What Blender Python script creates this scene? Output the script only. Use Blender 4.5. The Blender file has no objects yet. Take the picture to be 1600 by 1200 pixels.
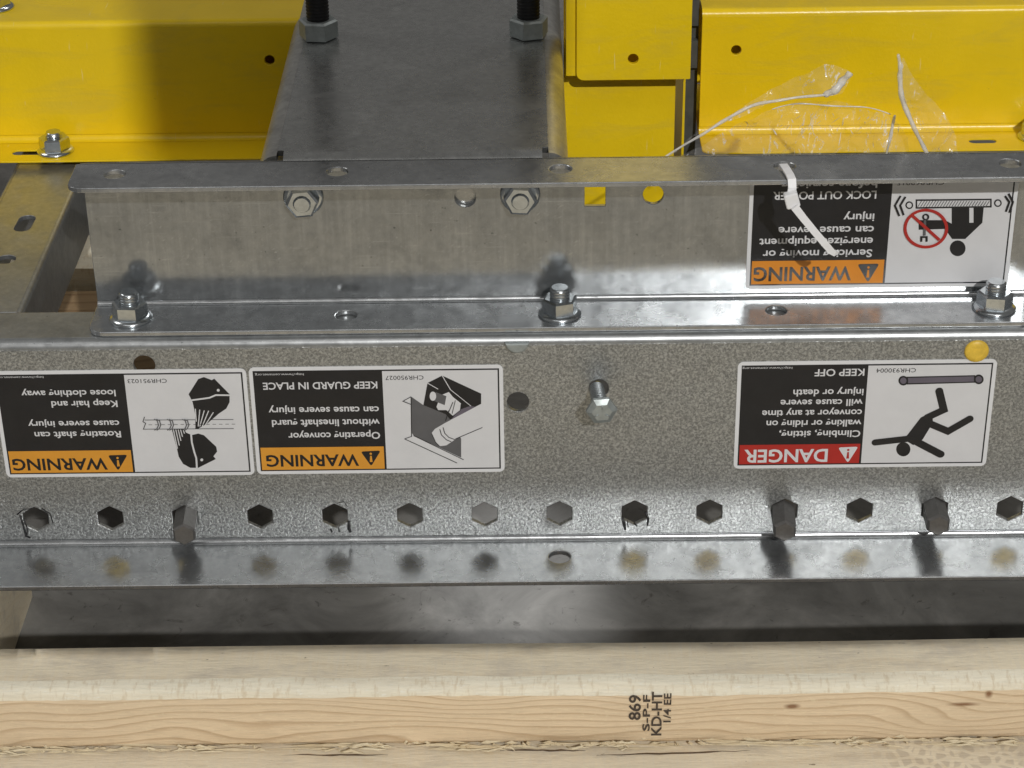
import bpy, bmesh, math, random
from mathutils import Vector, Matrix
random.seed(7)
IN = 0.0254
S = bpy.context.scene
COL = S.collection

# ------------------------------------------------------------------ camera
cam_d = bpy.data.cameras.new('camera')
cam = bpy.data.objects.new('camera', cam_d); COL.objects.link(cam)
cam_d.sensor_width = 36.0
cam_d.lens = 3347.74 / 1600 * 36.0
cam_d.clip_start = 0.01; cam_d.clip_end = 100
def cam_axes(pitch, roll, yaw):
    p, ro, y = map(math.radians, (pitch, roll, yaw))
    f = Vector((-math.sin(y)*math.cos(p), math.cos(y)*math.cos(p), -math.sin(p)))
    r = Vector((math.cos(y), math.sin(y), 0)); u = r.cross(f)
    return math.cos(ro)*r + math.sin(ro)*u, -math.sin(ro)*r + math.cos(ro)*u, f
cr, cu, cf = cam_axes(29.57596, -0.8818, 0.47871)
M = Matrix((cr, cu, -cf)).transposed().to_4x4()
M.translation = Vector((-0.60906, -36.02338, 24.04056)) * IN
cam.matrix_world = M
S.camera = cam

# ------------------------------------------------------------------ world, lamps, exposure
w = bpy.data.worlds.new('World'); S.world = w; w.use_nodes = True
bg = w.node_tree.nodes['Background']
bg.inputs['Color'].default_value = (1.0, 0.97, 0.92, 1); bg.inputs['Strength'].default_value = 0.135
S.view_settings.view_transform = 'Standard'; S.view_settings.look = 'None'
S.view_settings.exposure = 0.0; S.view_settings.gamma = 1.0
def lamp(name, pos, target, power, size, col=(1, 1, 1), sy=None):
    d = bpy.data.lights.new(name, 'AREA'); d.energy = power; d.color = col
    d.shape = 'RECTANGLE' if sy else 'DISK'; d.size = size*IN
    if sy: d.size_y = sy*IN
    o = bpy.data.objects.new(name, d); COL.objects.link(o)
    o.location = Vector(pos)*IN
    o.rotation_euler = (Vector(target)-Vector(pos)).to_track_quat('-Z', 'Y').to_euler()
    return o
# low distant bay lamp behind the photographer, second bay lamp to the right, row of bay lamps overhead
lamp('bay_lamp', (50, -215, 145), (0, 3, 5), 262, 3.4, (1, .98, .95))
lamp('bay_lamp', (0, -85, 150), (0, 0, 4), 15, 170, (1, .98, .95), 40)
lamp('bay_lamp', (-120, 30, 130), (0, 5, 4), 22, 60, (1, .97, .93))
lamp('bay_lamp', (70, 90, 170), (0, 5, 4), 20, 16, (1, .97, .93))

# narrow spot added behind the frame for a lit floor patch: its beam passes under the yellow guards and lands on the floor below the channel
wl_d = bpy.data.lights.new('added_floor_spot', 'SPOT'); wl_d.energy = 950; wl_d.spot_size = math.radians(1.7); wl_d.spot_blend = .5; wl_d.shadow_soft_size = .03
wl = bpy.data.objects.new('added_floor_spot', wl_d); COL.objects.link(wl); wl.location = Vector((-12, 130, 105))*IN
wl.rotation_euler = (Vector((-1.1, 6.6, -5.5))-Vector((-12, 130, 105))).to_track_quat('-Z', 'Y').to_euler()

# ------------------------------------------------------------------ materials
def mat(name):
    m = bpy.data.materials.new(name); m.use_nodes = True
    nt = m.node_tree; b = nt.nodes['Principled BSDF']
    return m, nt, b
def N(nt, t, **k):
    n = nt.nodes.new(t)
    for a, v in k.items():
        if a in n.inputs.keys() if isinstance(a, str) else False: n.inputs[a].default_value = v
        else: setattr(n, a, v)
    return n
def L(nt, a, b): nt.links.new(a, b)
def coords(nt, scale=(1, 1, 1), loc=(0, 0, 0)):
    tc = N(nt, 'ShaderNodeTexCoord'); mp = N(nt, 'ShaderNodeMapping')
    mp.inputs['Scale'].default_value = scale; mp.inputs['Location'].default_value = loc
    L(nt, tc.outputs['Object'], mp.inputs['Vector']); return mp.outputs['Vector']
def noise(nt, vec, scale, detail=3, rough=.55, dist=0):
    n = N(nt, 'ShaderNodeTexNoise'); n.inputs['Scale'].default_value = scale
    n.inputs['Detail'].default_value = detail; n.inputs['Roughness'].default_value = rough
    n.inputs['Distortion'].default_value = dist
    L(nt, vec, n.inputs['Vector']); return n.outputs['Fac']
def ramp(nt, fac, stops):
    r = N(nt, 'ShaderNodeValToRGB'); e = r.color_ramp.elements
    while len(e) < len(stops): e.new(.5)
    for el, (p, c) in zip(e, stops):
        el.position = p; el.color = (*c, 1) if len(c) == 3 else c
    L(nt, fac, r.inputs['Fac']); return r.outputs['Color']
def rr(nt, fac, lo, hi, a=.3, b=.7):
    r = N(nt, 'ShaderNodeMapRange'); r.inputs['From Min'].default_value = a; r.inputs['From Max'].default_value = b
    r.inputs['To Min'].default_value = lo; r.inputs['To Max'].default_value = hi
    L(nt, fac, r.inputs['Value']); return r.outputs['Result']
def mix(nt, fac, a, b, mode='MIX'):
    m = N(nt, 'ShaderNodeMix', data_type='RGBA', blend_type=mode)
    if isinstance(fac, (int, float)): m.inputs[0].default_value = fac
    else: L(nt, fac, m.inputs[0])
    for i, v in ((6, a), (7, b)):
        if isinstance(v, tuple): m.inputs[i].default_value = (*v, 1)
        else: L(nt, v, m.inputs[i])
    return m.outputs[2]
def bump(nt, b, h, strength, dist):
    n = N(nt, 'ShaderNodeBump'); n.inputs['Strength'].default_value = strength; n.inputs['Distance'].default_value = dist
    L(nt, h, n.inputs['Height'])
    L(nt, n.outputs['Normal'], b.inputs['Normal']); return n
def galv(name, c0, c1, r0, r1, grain=None, streak=None, metallic=1.0, smudge=.5):
    m, nt, b = mat(name); v = coords(nt)
    n1 = noise(nt, v, 45, 5, .62, .4); n2 = noise(nt, v, 260, 3, .6)
    c = ramp(nt, n1, [(.3, c0), (.7, c1)])
    c = mix(nt, .35, c, ramp(nt, n2, [(.35, tuple(x*.75 for x in c0)), (.65, c1)]))
    rough = rr(nt, noise(nt, v, 70, 6, .65, .8), r0, r1)
    if streak:
        sv = coords(nt, streak)
        s = noise(nt, sv, 1, 4, .7)
        c = mix(nt, smudge, c, ramp(nt, s, [(.38, tuple(x*.72 for x in c0)), (.52, c0), (.66, tuple(min(1, x*1.18) for x in c1))]))
    # fine scratches
    sc = coords(nt, (40, 40, 900)); s2 = noise(nt, sc, 1, 2, .5)
    c = mix(nt, rr(nt, s2, 0, .35, .66, .74), c, tuple(min(1, x*1.3) for x in c1))
    # scratches in two directions, dull handling smudges
    for ang, sc_, th in (((.3, .5, .4), (26, 1500, 1500), .70), ((.9, -.4, -.7), (1300, 30, 1300), .72)):
        tc = N(nt, 'ShaderNodeTexCoord'); mp = N(nt, 'ShaderNodeMapping', vector_type='POINT')
        mp.inputs['Rotation'].default_value = ang
        L(nt, tc.outputs['Object'], mp.inputs['Vector'])
        m2 = N(nt, 'ShaderNodeMapping'); m2.inputs['Scale'].default_value = sc_; L(nt, mp.outputs['Vector'], m2.inputs['Vector'])
        c = mix(nt, rr(nt, noise(nt, m2.outputs['Vector'], 1, 1, .5), 0, .5, th, th+.05), c, tuple(min(1, x*1.4) for x in c1))
    sm = noise(nt, v, 22, 6, .68, 1.2)
    c = mix(nt, rr(nt, sm, 0, .45, .54, .70), c, tuple(x*.62 for x in c0))
    sp = noise(nt, v, 420, 2, .5)
    c = mix(nt, rr(nt, sp, 0, .7, .72, .76), c, tuple(x*.35 for x in c0))
    L(nt, c, b.inputs['Base Color']); L(nt, rough, b.inputs['Roughness'])
    b.inputs['Metallic'].default_value = metallic
    if grain:
        g = noise(nt, v, grain[0], 2, .55, .8)
        c = mix(nt, .7, c, ramp(nt, g, [(.36, tuple(x*.55 for x in c0)), (.50, c0), (.64, tuple(min(1, x*1.35) for x in c1))]))
        L(nt, c, b.inputs['Base Color'])
        bump(nt, b, g, grain[1], grain[2])
    else:
        bump(nt, b, noise(nt, v, 120, 5, .6), .08, .0006)
    return m
MAT = {}
MAT['web'] = galv('textured_galvanised', (.345, .357, .355), (.435, .447, .447), .30, .40, grain=(800, .6, .0004), metallic=.74)
MAT['galv'] = galv('smooth_galvanised', (.40, .415, .43), (.52, .535, .545), .18, .32, metallic=.85)
MAT['galv_streak'] = galv('streaked_galvanised', (.32, .335, .345), (.42, .435, .44), .13, .24, streak=(330, 330, 14), metallic=.84, smudge=.24)
MAT['galv_dull'] = galv('dull_galvanised', (.35, .365, .375), (.46, .475, .48), .28, .44, metallic=.8)
MAT['scuffed'] = galv('scuffed_fold', (.42, .42, .41), (.62, .62, .60), .30, .5, metallic=.85)
MAT['plate'] = galv('dark_plate', (.46, .47, .47), (.57, .58, .575), .22, .33, metallic=.82)
def simple(name, c, rough, metallic=0, nscale=200, var=.15, bumps=None, spec=.5):
    m, nt, b = mat(name); v = coords(nt)
    n = noise(nt, v, nscale, 4, .6)
    L(nt, ramp(nt, n, [(.3, tuple(x*(1-var) for x in c)), (.7, tuple(min(1, x*(1+var)) for x in c))]), b.inputs['Base Color'])
    L(nt, rr(nt, noise(nt, v, nscale*.4, 4), rough*.8, rough*1.2), b.inputs['Roughness'])
    b.inputs['Metallic'].default_value = metallic; b.inputs['Specular IOR Level'].default_value = spec
    if bumps: bump(nt, b, noise(nt, v, bumps[0], 3), bumps[1], bumps[2])
    return m
MAT['zinc'] = simple('zinc_plating', (.62, .66, .69), .2, 1.0, 300, .12)
MAT['zinc_dull'] = simple('dull_zinc', (.36, .395, .395), .5, .6, 300, .15)
MAT['steel_dark'] = simple('dark_steel', (.18, .175, .17), .40, .7, 500, .12, (900, .1, .0003))
MAT['black_rod'] = simple('black_oxide', (.006, .006, .007), .45, .2, 300, .2)
MAT['yellow'] = simple('yellow_paint', (.86, .60, .008), .32, 0, 30, .04, (420, .3, .0005))
def scuff():
    nt = MAT['yellow'].node_tree; b = nt.nodes['Principled BSDF']; v = coords(nt)
    src = b.inputs['Base Color'].links[0].from_socket
    c = mix(nt, rr(nt, noise(nt, v, 330, 5, .75, 1.0), 0, .75, .68, .74), src, (.28, .19, .03))
    c = mix(nt, rr(nt, noise(nt, coords(nt, (14, 14, 60)), 1, 6, .7, .6), 0, .38, .5, .72), c, (.52, .40, .07))
    c = mix(nt, rr(nt, noise(nt, coords(nt, (900, 60, 60)), 1, 2, .5, .4), 0, .5, .72, .76), c, (.86, .72, .30))
    L(nt, c, b.inputs['Base Color'])
scuff()
MAT['lit_disc'] = simple('lit_yellow_disc', (.78, .52, .06), .4, 0, 200, .2)
MAT['grey_part'] = simple('grey_bracket', (.10, .105, .10), .5, .4)
MAT['w'] = simple('white_vinyl', (.72, .73, .745), .36, 0, 60, .03, (55, .12, .003))
MAT['wm'] = simple('white_print', (.66, .665, .68), .36, 0, 60, .03, (55, .12, .003))
MAT['k'] = simple('black_print', (.011, .011, .013), .36, 0, 100, .2, (55, .12, .003))
MAT['o'] = simple('orange_print', (.72, .26, .022), .42, 0, 100, .05)
MAT['o2'] = simple('amber_print', (.70, .31, .032), .42, 0, 100, .05)
MAT['r'] = simple('red_print', (.42, .022, .016), .42, 0, 100, .05)
MAT['g'] = simple('grey_print', (.11, .11, .115), .45, 0, 100, .08)
MAT['p'] = simple('mauve_print', (.13, .115, .145), .45, 0, 100, .08)
MAT['tie'] = simple('white_nylon', (.82, .82, .83), .35, 0, 100, .03)
MAT['ink'] = simple('stamp_ink', (.06, .045, .034), .7, 0, 900, .5)
MAT['grease'] = simple('black_grease', (.012, .012, .013), .4, 0, 900, .4)
def concrete():
    m, nt, b = mat('concrete'); v = coords(nt)
    c = ramp(nt, noise(nt, v, 14, 8, .65, .5), [(.3, (.085, .083, .077)), (.48, (.15, .147, .138)), (.7, (.26, .255, .24))])
    c = mix(nt, rr(nt, noise(nt, v, 60, 6, .7, 1.5), 0, .8, .6, .68), c, (.06, .055, .05))
    L(nt, c, b.inputs['Base Color']); b.inputs['Roughness'].default_value = .8
    return m
MAT['concrete'] = concrete()
def wood(name, light, dark, period, ring_mix, top=False, knots=(), net=False, edge=False, kaxis='Z'):
    m, nt, b = mat(name); tc = N(nt, 'ShaderNodeTexCoord')
    sep = N(nt, 'ShaderNodeSeparateXYZ'); L(nt, tc.outputs['Object'], sep.inputs[0])
    lowv = coords(nt, (4.2, 2, 14)); low = noise(nt, lowv, 1, 2, .5)
    midv = coords(nt, (18, 8, 60)); mid = noise(nt, midv, 1, 3, .5)
    def mth(op, a, bb):
        n = N(nt, 'ShaderNodeMath', operation=op)
        for i, v in ((0, a), (1, bb)):
            if isinstance(v, (int, float)): n.inputs[i].default_value = v
            else: L(nt, v, n.inputs[i])
        return n.outputs[0]
    z = mth('ADD', sep.outputs['Z'], mth('MULTIPLY', mth('SUBTRACT', low, .5), .075))
    z = mth('ADD', z, mth('MULTIPLY', sep.outputs['Y'], .6))
    z = mth('ADD', z, mth('MULTIPLY', mth('SUBTRACT', mid, .5), .004))
    fr = mth('FRACT', mth('DIVIDE', z, period), 0)
    rings = ramp(nt, fr, [(0, (.0, .0, .0)), (.62, (.16, .16, .16)), (.90, (1, 1, 1)), (1.0, (0, 0, 0))])
    c = mix(nt, mth('MULTIPLY', rings, ring_mix), light, dark)
    # broad tone changes, fibres and pores
    c = mix(nt, rr(nt, noise(nt, coords(nt, (9, 9, 40)), 1, 4), 0, .5, .45, .75), c, tuple(x*.8 for x in light), 'MIX')
    fib = noise(nt, coords(nt, (90, 700, 1100)), 1, 5, .75)
    c = mix(nt, rr(nt, fib, .0, .4, .45, .7), c, tuple(x*.62 for x in light))
    flk = noise(nt, coords(nt, (260, 700, 700)), 1, 3, .7)
    c = mix(nt, rr(nt, flk, 0, .55 if edge else .3, .58, .72), c, tuple(min(.9, x*1.25) for x in light))
    if edge:
        tick = noise(nt, coords(nt, (420, 120, 120)), 1, 3, .6)
        c = mix(nt, rr(nt, tick, 0, .5, .52, .68), c, (.60, .48, .31))
    if top:
        saw = noise(nt, coords(nt, (700, 40, 300)), 1, 3, .6)
        c = mix(nt, rr(nt, saw, 0, .5, .45, .7), c, (.78, .71, .58))
        blot = noise(nt, coords(nt, (25, 60, 60)), 1, 5, .65)
        c = mix(nt, rr(nt, blot, 0, .7, .5, .68), c, (.56, .50, .41))
        spots = noise(nt, coords(nt, (150, 420, 420)), 1, 3, .6)
        c = mix(nt, rr(nt, spots, 0, .8, .70, .76), c, (.13, .085, .045))
    for kx, kz, a, bb in knots:
        dx = mth('DIVIDE', mth('SUBTRACT', sep.outputs['X'], kx*IN), a*IN); dz = mth('DIVIDE', mth('SUBTRACT', sep.outputs[kaxis], kz*IN), bb*IN)
        d = mth('ADD', mth('SQRT', mth('ADD', mth('MULTIPLY', dx, dx), mth('MULTIPLY', dz, dz)), 0), mth('MULTIPLY', mth('SUBTRACT', mid, .5), 1.6))
        c = mix(nt, rr(nt, d, .85, 0, .35, 1.3), c, (.20, .085, .03))
    if net:
        vo = N(nt, 'ShaderNodeTexVoronoi', feature='DISTANCE_TO_EDGE'); L(nt, coords(nt, (170, 170, 170)), vo.inputs['Vector'])
        vo.inputs['Scale'].default_value = 1.0
        mask = mth('MULTIPLY', rr(nt, vo.outputs['Distance'], 0, .45, .12, .22), rr(nt, sep.outputs['X'], 0, 1, 5.6*IN, 6.3*IN))
        c = mix(nt, mask, c, (.45, .38, .30))
    L(nt, c, b.inputs['Base Color']); b.inputs['Roughness'].default_value = .68
    b.inputs['Specular IOR Level'].default_value = .3
    bump(nt, b, fib, .6, .0009)
    return m
MAT['wood_front'] = wood('planed_pine', (.82, .66, .455), (.42, .27, .14), .0037, .62, knots=((4.24, .81, .13, .05), (7.88, 1.03, .07, .09), (7.45, .80, .28, .05)  ))
MAT['wood_edge'] = wood('pale_pine_edge', (.88, .82, .66), (.72, .61, .44), .012, .3, edge=True)
MAT['wood_top'] = wood('rough_sawn_pine', (.86, .76, .57), (.70, .57, .38), .010, .4, top=True)
MAT['wood_deck'] = wood('deck_pine', (.86, .76, .58), (.64, .51, .34), .011, .4, top=True, net=True, knots=((-3.6, .95, .45, .10), (-10.2, 1.0, .30, .12)), kaxis='Y')
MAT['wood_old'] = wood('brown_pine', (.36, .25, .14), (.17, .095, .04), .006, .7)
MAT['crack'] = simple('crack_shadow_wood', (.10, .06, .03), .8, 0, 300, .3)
MAT['splinter'] = wood('split_pine', (.80, .70, .50), (.60, .45, .25), .01, .5)
def film_mat():
    m, nt, b = mat('clear_film'); v = coords(nt)
    out = nt.nodes['Material Output']
    tr = N(nt, 'ShaderNodeBsdfTransparent'); tr.inputs['Color'].default_value = (.97, .965, .95, 1)
    b.inputs['Base Color'].default_value = (.95, .95, .95, 1); b.inputs['Roughness'].default_value = .13
    b.inputs['Specular IOR Level'].default_value = .9
    mx = N(nt, 'ShaderNodeMixShader')
    lw = N(nt, 'ShaderNodeLayerWeight'); lw.inputs['Blend'].default_value = .35
    f = rr(nt, lw.outputs['Facing'], .07, .72, .30, .98)
    f2 = rr(nt, noise(nt, coords(nt, (240, 240, 70)), 1, 5, .68, 1.6), 0, .85, .57, .72)
    ad = N(nt, 'ShaderNodeMath', operation='ADD', use_clamp=True); L(nt, f, ad.inputs[0]); L(nt, f2, ad.inputs[1]); f = ad.outputs[0]
    L(nt, f, mx.inputs[0]); L(nt, tr.outputs[0], mx.inputs[1]); L(nt, b.outputs[0], mx.inputs[2])
    bump(nt, b, noise(nt, v, 60, 3, .55, 1.2), .9, .005)
    L(nt, mx.outputs[0], out.inputs['Surface'])
    return m
MAT['film'] = film_mat()
def film_edge():
    m, nt, b = mat('rolled_film'); v = coords(nt); out = nt.nodes['Material Output']
    tr = N(nt, 'ShaderNodeBsdfTransparent')
    L(nt, ramp(nt, noise(nt, v, 500, 3), [(.35, (.74, .72, .68)), (.65, (.88, .87, .86))]), b.inputs['Base Color'])
    b.inputs['Roughness'].default_value = .2
    mx = N(nt, 'ShaderNodeMixShader'); L(nt, rr(nt, noise(nt, v, 140, 3), .4, .75), mx.inputs[0])
    L(nt, tr.outputs[0], mx.inputs[1]); L(nt, b.outputs[0], mx.inputs[2]); L(nt, mx.outputs[0], out.inputs['Surface'])
    return m
MAT['film_edge'] = film_edge()

# ------------------------------------------------------------------ mesh helpers (all in inches, world frame)
class MB:
    def __init__(self): self.v = []; self.f = []; self.mi = []; self.sm = []
    def add(self, vs, fs, mi=0, smooth=False):
        o = len(self.v); self.v += [Vector(x) for x in vs]
        for f in fs: self.f.append([i+o for i in f]); self.mi.append(mi); self.sm.append(smooth)
    def box(self, a, b, mi=0):
        x0, y0, z0 = a; x1, y1, z1 = b
        self.add([(x0,y0,z0),(x1,y0,z0),(x1,y1,z0),(x0,y1,z0),(x0,y0,z1),(x1,y0,z1),(x1,y1,z1),(x0,y1,z1)],
                 [(3,2,1,0),(4,5,6,7),(0,1,5,4),(1,2,6,5),(2,3,7,6),(3,0,4,7)], mi)
    def lathe(self, prof, O, ax, seg=28, mi=0, smooth=True, phase=0, cap=True):
        ax = Vector(ax).normalized(); t = ax.orthogonal().normalized(); s = ax.cross(t); O = Vector(O)
        vs = []
        for r, z in prof:
            for k in range(seg):
                a = 2*math.pi*k/seg + phase
                vs.append(O + ax*z + (t*math.cos(a) + s*math.sin(a))*r)
        fs = []
        for i in range(len(prof)-1):
            for k in range(seg):
                a, b2 = i*seg+k, i*seg+(k+1) % seg
                fs.append((a, b2, b2+seg, a+seg))
        self.add(vs, fs, mi, smooth)
        if cap:
            o = len(self.v) - len(vs)
            self.f.append([o+(len(prof)-1)*seg+k for k in range(seg)]); self.mi.append(mi); self.sm.append(False)
            self.f.append([o+k for k in reversed(range(seg))]); self.mi.append(mi); self.sm.append(False)
    def tube(self, pts, r, seg=8, mi=0):
        pts = [Vector(p) for p in pts]; n = len(pts); vs = []
        for i, p in enumerate(pts):
            d = (pts[min(i+1, n-1)] - pts[max(i-1, 0)]).normalized()
            up = Vector((0, 0, 1)) if abs(d.z) < .9 else Vector((1, 0, 0))
            a = d.cross(up).normalized(); b2 = d.cross(a)
            ri = r[i] if isinstance(r, (list, tuple)) else r
            for k in range(seg):
                t = 2*math.pi*k/seg
                vs.append(p + (a*math.cos(t) + b2*math.sin(t))*ri)
        fs = [(i*seg+k, i*seg+(k+1) % seg, (i+1)*seg+(k+1) % seg, (i+1)*seg+k) for i in range(n-1) for k in range(seg)]
        fs += [tuple(reversed(range(seg))), tuple((n-1)*seg+k for k in range(seg))]
        self.add(vs, fs, mi, True)
    def build(self, name, mats, parent=None):
        base = Vector((0, 0, 0)); p = parent
        while p is not None: base = base + p.location; p = p.parent
        me = bpy.data.meshes.new(name)
        me.from_pydata([(x*IN - base) for x in self.v], [], self.f)
        for m in (mats if isinstance(mats, (list, tuple)) else [mats]): me.materials.append(MAT[m] if isinstance(m, str) else m)
        me.polygons.foreach_set('material_index', self.mi)
        me.polygons.foreach_set('use_smooth', self.sm)
        me.update()
        bm = bmesh.new(); bm.from_mesh(me); bmesh.ops.recalc_face_normals(bm, faces=bm.faces) if getattr(self, 'recalc', False) else None
        bm.to_mesh(me); bm.free()
        o = bpy.data.objects.new(name, me); COL.objects.link(o)
        if parent is not None: o.parent = parent
        return o
def thing(name, label, cat, base=(0, 0, 0), group=None):
    o = bpy.data.objects.new(name, None); COL.objects.link(o); o.location = Vector(base)*IN
    o.empty_display_size = .01
    o['label'] = label; o['category'] = cat
    if group: o['group'] = group
    return o
def tag(o, label, cat, group=None):
    o['label'] = label; o['category'] = cat
    if group: o['group'] = group
    return o
def rrect(x0, z0, x1, z1, r, n=6):
    """rounded rectangle; r = radius or four radii (bl, br, tr, tl)"""
    rs = r if isinstance(r, (list, tuple)) else (r,)*4
    pts = []
    for (cx, cz, a0, q) in ((x0, z0, 180, rs[0]), (x1, z0, 270, rs[1]), (x1, z1, 0, rs[2]), (x0, z1, 90, rs[3])):
        if q < 1e-4: pts.append((cx, cz)); continue
        ox = cx + (q if cx == x0 else -q); oz = cz + (q if cz == z0 else -q)
        for k in range(n+1):
            a = math.radians(a0 + 90*k/n); pts.append((ox+q*math.cos(a), oz+q*math.sin(a)))
    return pts
def circ(x, z, r, n=28): return [(x+r*math.cos(2*math.pi*k/n), z+r*math.sin(2*math.pi*k/n)) for k in range(n)]
def hexa(x, z, af): return [(x+af/math.sqrt(3)*math.cos(math.radians(90+60*k)), z+af/math.sqrt(3)*math.sin(math.radians(90+60*k))) for k in range(6)]
def slot(x, z, l, h, ang=0, n=8):
    c, s = math.cos(math.radians(ang)), math.sin(math.radians(ang)); pts = []
    for sx, a0 in ((1, -90), (-1, 90)):
        for k in range(n+1):
            a = math.radians(a0+180*k/n); px = sx*(l/2-h/2)+h/2*math.cos(a); pz = h/2*math.sin(a)
            pts.append((x+px*c-pz*s, z+px*s+pz*c))
    return pts
def sheet(mb, outline, holes, t, O, ex, ey, bv=.012, mi=0):
    """a cut sheet of thickness t with real holes; its front is on O + a ex + b ey, the rest lies behind"""
    cd = bpy.data.curves.new('tmp', 'CURVE'); cd.dimensions = '2D'; cd.fill_mode = 'BOTH'
    bv = min(bv, t*.4)
    cd.extrude = t/2 - bv; cd.bevel_depth = bv; cd.bevel_resolution = 2; cd.offset = -bv
    for loop in [outline] + list(holes):
        sp = cd.splines.new('POLY'); sp.points.add(len(loop)-1)
        for p, q in zip(sp.points, loop): p.co = (q[0], q[1], 0, 1)
        sp.use_cyclic_u = True
    ob = bpy.data.objects.new('tmp', cd); COL.objects.link(ob)
    bpy.context.view_layer.update()
    me = bpy.data.meshes.new_from_object(ob.evaluated_get(bpy.context.evaluated_depsgraph_get()))
    O, ex, ey = Vector(O), Vector(ex), Vector(ey); n = ex.cross(ey)
    mb.add([O + ex*v.co.x + ey*v.co.y + n*(v.co.z - t/2) for v in me.vertices], [tuple(p.vertices) for p in me.polygons], mi)
    bpy.data.objects.remove(ob); bpy.data.curves.remove(cd); bpy.data.meshes.remove(me)
X, Y, Z = Vector((1, 0, 0)), Vector((0, 1, 0)), Vector((0, 0, 1))
def bend(mb, x0, x1, c, r0, r1, a0, a1, n=8, nx=1, axis='x'):
    """bend strip: arc from a0 to a1 degrees in the YZ plane about c=(y,z) (or XZ plane when axis='y')"""
    vs = []; fs = []
    for r in (r0, r1):
        for k in range(n+1):
            a = math.radians(a0+(a1-a0)*k/n)
            for x in (x0, x1):
                p = (x, c[0]+r*math.cos(a), c[1]+r*math.sin(a)) if axis == 'x' else (c[0]+r*math.cos(a), x, c[1]+r*math.sin(a))
                vs.append(p)
    m = 2*(n+1)
    for k in range(n):
        i = 2*k
        fs.append((i, i+1, i+3, i+2)); fs.append((m+i, m+i+2, m+i+3, m+i+1))
    mb.add(vs, fs, 0, True)
    fs = []
    for e in (0, 1):
        for k in range(n): fs.append((2*k+e, 2*k+2+e, m+2*k+2+e, m+2*k+e))
    mb.add(vs, fs, 0, False)

def hexprism(mb, O, ax, af, h, phase=0, chamfer=.03, mi=0, both=True):
    R = af/math.sqrt(3)
    pr = ([(R-chamfer*1.2, 0), (R, chamfer*.7)] if both else [(R, 0)]) + [(R, h-chamfer*.7), (R-chamfer*1.2, h)]
    mb.lathe(pr, O, ax, 6, mi, False, phase)
def thread(mb, O, ax, r, z0, z1, pitch=.06, mi=0, seg=20):
    pr = [(r*.8, z0)]; z = z0
    while z < z1-pitch:
        pr += [(r*.86, z), (r, z+pitch*.4), (r, z+pitch*.6)]; z += pitch
    pr += [(r*.86, z), (r*.8, z1)]
    mb.lathe(pr, O, ax, seg, mi, True)
def flange_nut(parent, O, ax, phase=0, stud=.22, k=1.0, name='flange_nut', label=None):
    """serrated flange nut with its stud end"""
    ax = Vector(ax).normalized(); O = Vector(O)
    mb = MB(); mb.lathe([(.41*k, 0), (.42*k, .03*k), (.39*k, .065*k), (.33*k, .10*k)], O, ax, 32, 0, True)
    hexprism(mb, O+ax*.07*k, ax, .60*k, .30*k, phase, .04)
    n = mb.build(name, 'zinc', parent)
    if label: n['label'] = label
    mb = MB(); thread(mb, O+ax*.33*k, ax, .195*k, 0, stud*k, .06*k); mb.build('stud', 'zinc', n)
    return n

# ------------------------------------------------------------------ the setting
mb = MB(); mb.add([(-900,-900,-5.5),(900,-900,-5.5),(900,900,-5.5),(-900,900,-5.5)], [(0,1,2,3)])
g = mb.build('floor', 'concrete'); g['kind'] = 'structure'

# ------------------------------------------------------------------ lower side channel of the conveyor
HL = 4.63; T = .105
XL, XR = -15.0, 15.0
sc = thing('conveyor_side_channel', 'long textured galvanised side channel with a row of hexagonal holes and three stickers', 'conveyor frame', (0, 0, 0))
mb = MB()
holes = [hexa(1.5*i, .602, .50) for i in range(-9, 10)]
holes += [circ(-.80, 3.19, .215), circ(-7.98, 4.10, .21), circ(8.0, 4.21, .21), circ(.77, 3.48, .19)]
sheet(mb, [(XL, .10), (XR, .10), (XR, HL-.17), (XL, HL-.17)], holes, T, (0, 0, 0), X, Z, .018)
# black grease scrawls beside three of the holes
def scrawl(pts, wd=.03):
    mb.tube([(x, -.002, z) for x, z in pts], [wd*(.5+.5*random.random()) for _ in pts], 6, 1)
for hx, kind in ((-10.5, 0), (-4.5, 1), (1.5, 2)):
    if kind == 0:
        scrawl([(hx-.30, .70), (hx-.27, .45), (hx-.24, .20), (hx-.16, .16)], .035); scrawl([(hx-.24, .62), (hx-.20, .40), (hx-.22, .22)], .02)
        scrawl([(hx+.15, .86), (hx+.30, .74), (hx+.34, .50)], .02); scrawl([(hx+.2, .84), (hx+.26, .66), (hx+.24, .5)], .016); scrawl([(hx-.36, .72), (hx-.22, .84), (hx-.05, .86)], .018)
    if kind == 1:
        scrawl([(hx+.28, .48), (hx+.27, .30), (hx+.30, .22)], .04); scrawl([(hx-.1, .30), (hx-.08, .22)], .025); scrawl([(hx+.06, .33), (hx+.07, .22)], .02); scrawl([(hx+.05, .9), (hx+.2, .95), (hx+.26, .82)], .012)
    if kind == 2:
        scrawl([(hx-.24, .50), (hx-.20, .32), (hx-.18, .20)], .04); scrawl([(hx+.22, .62), (hx+.28, .45), (hx+.27, .30)], .03); scrawl([(hx+.0, .36), (hx+.05, .28)], .025); scrawl([(hx-.14, .42), (hx-.12, .26)], .018)
mb.build('web', ['web', 'grease'], sc)
mb = MB()
sheet(mb, [(XL, -1.49), (XR, -1.49), (XR, -.10), (XL, -.10)], [circ(-.01, -.64, .215)] + [circ(-8.34*1.5, -.64, .215), circ(12.5, -.64, .215)], T, (0, 0, 0), X, Y, .02)
bend(mb, XL, XR, (-.10, .10), .10, .10+T, 0, -90, 10)
mb.build('bottom_flange', 'galv', sc)
mb = MB()
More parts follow.
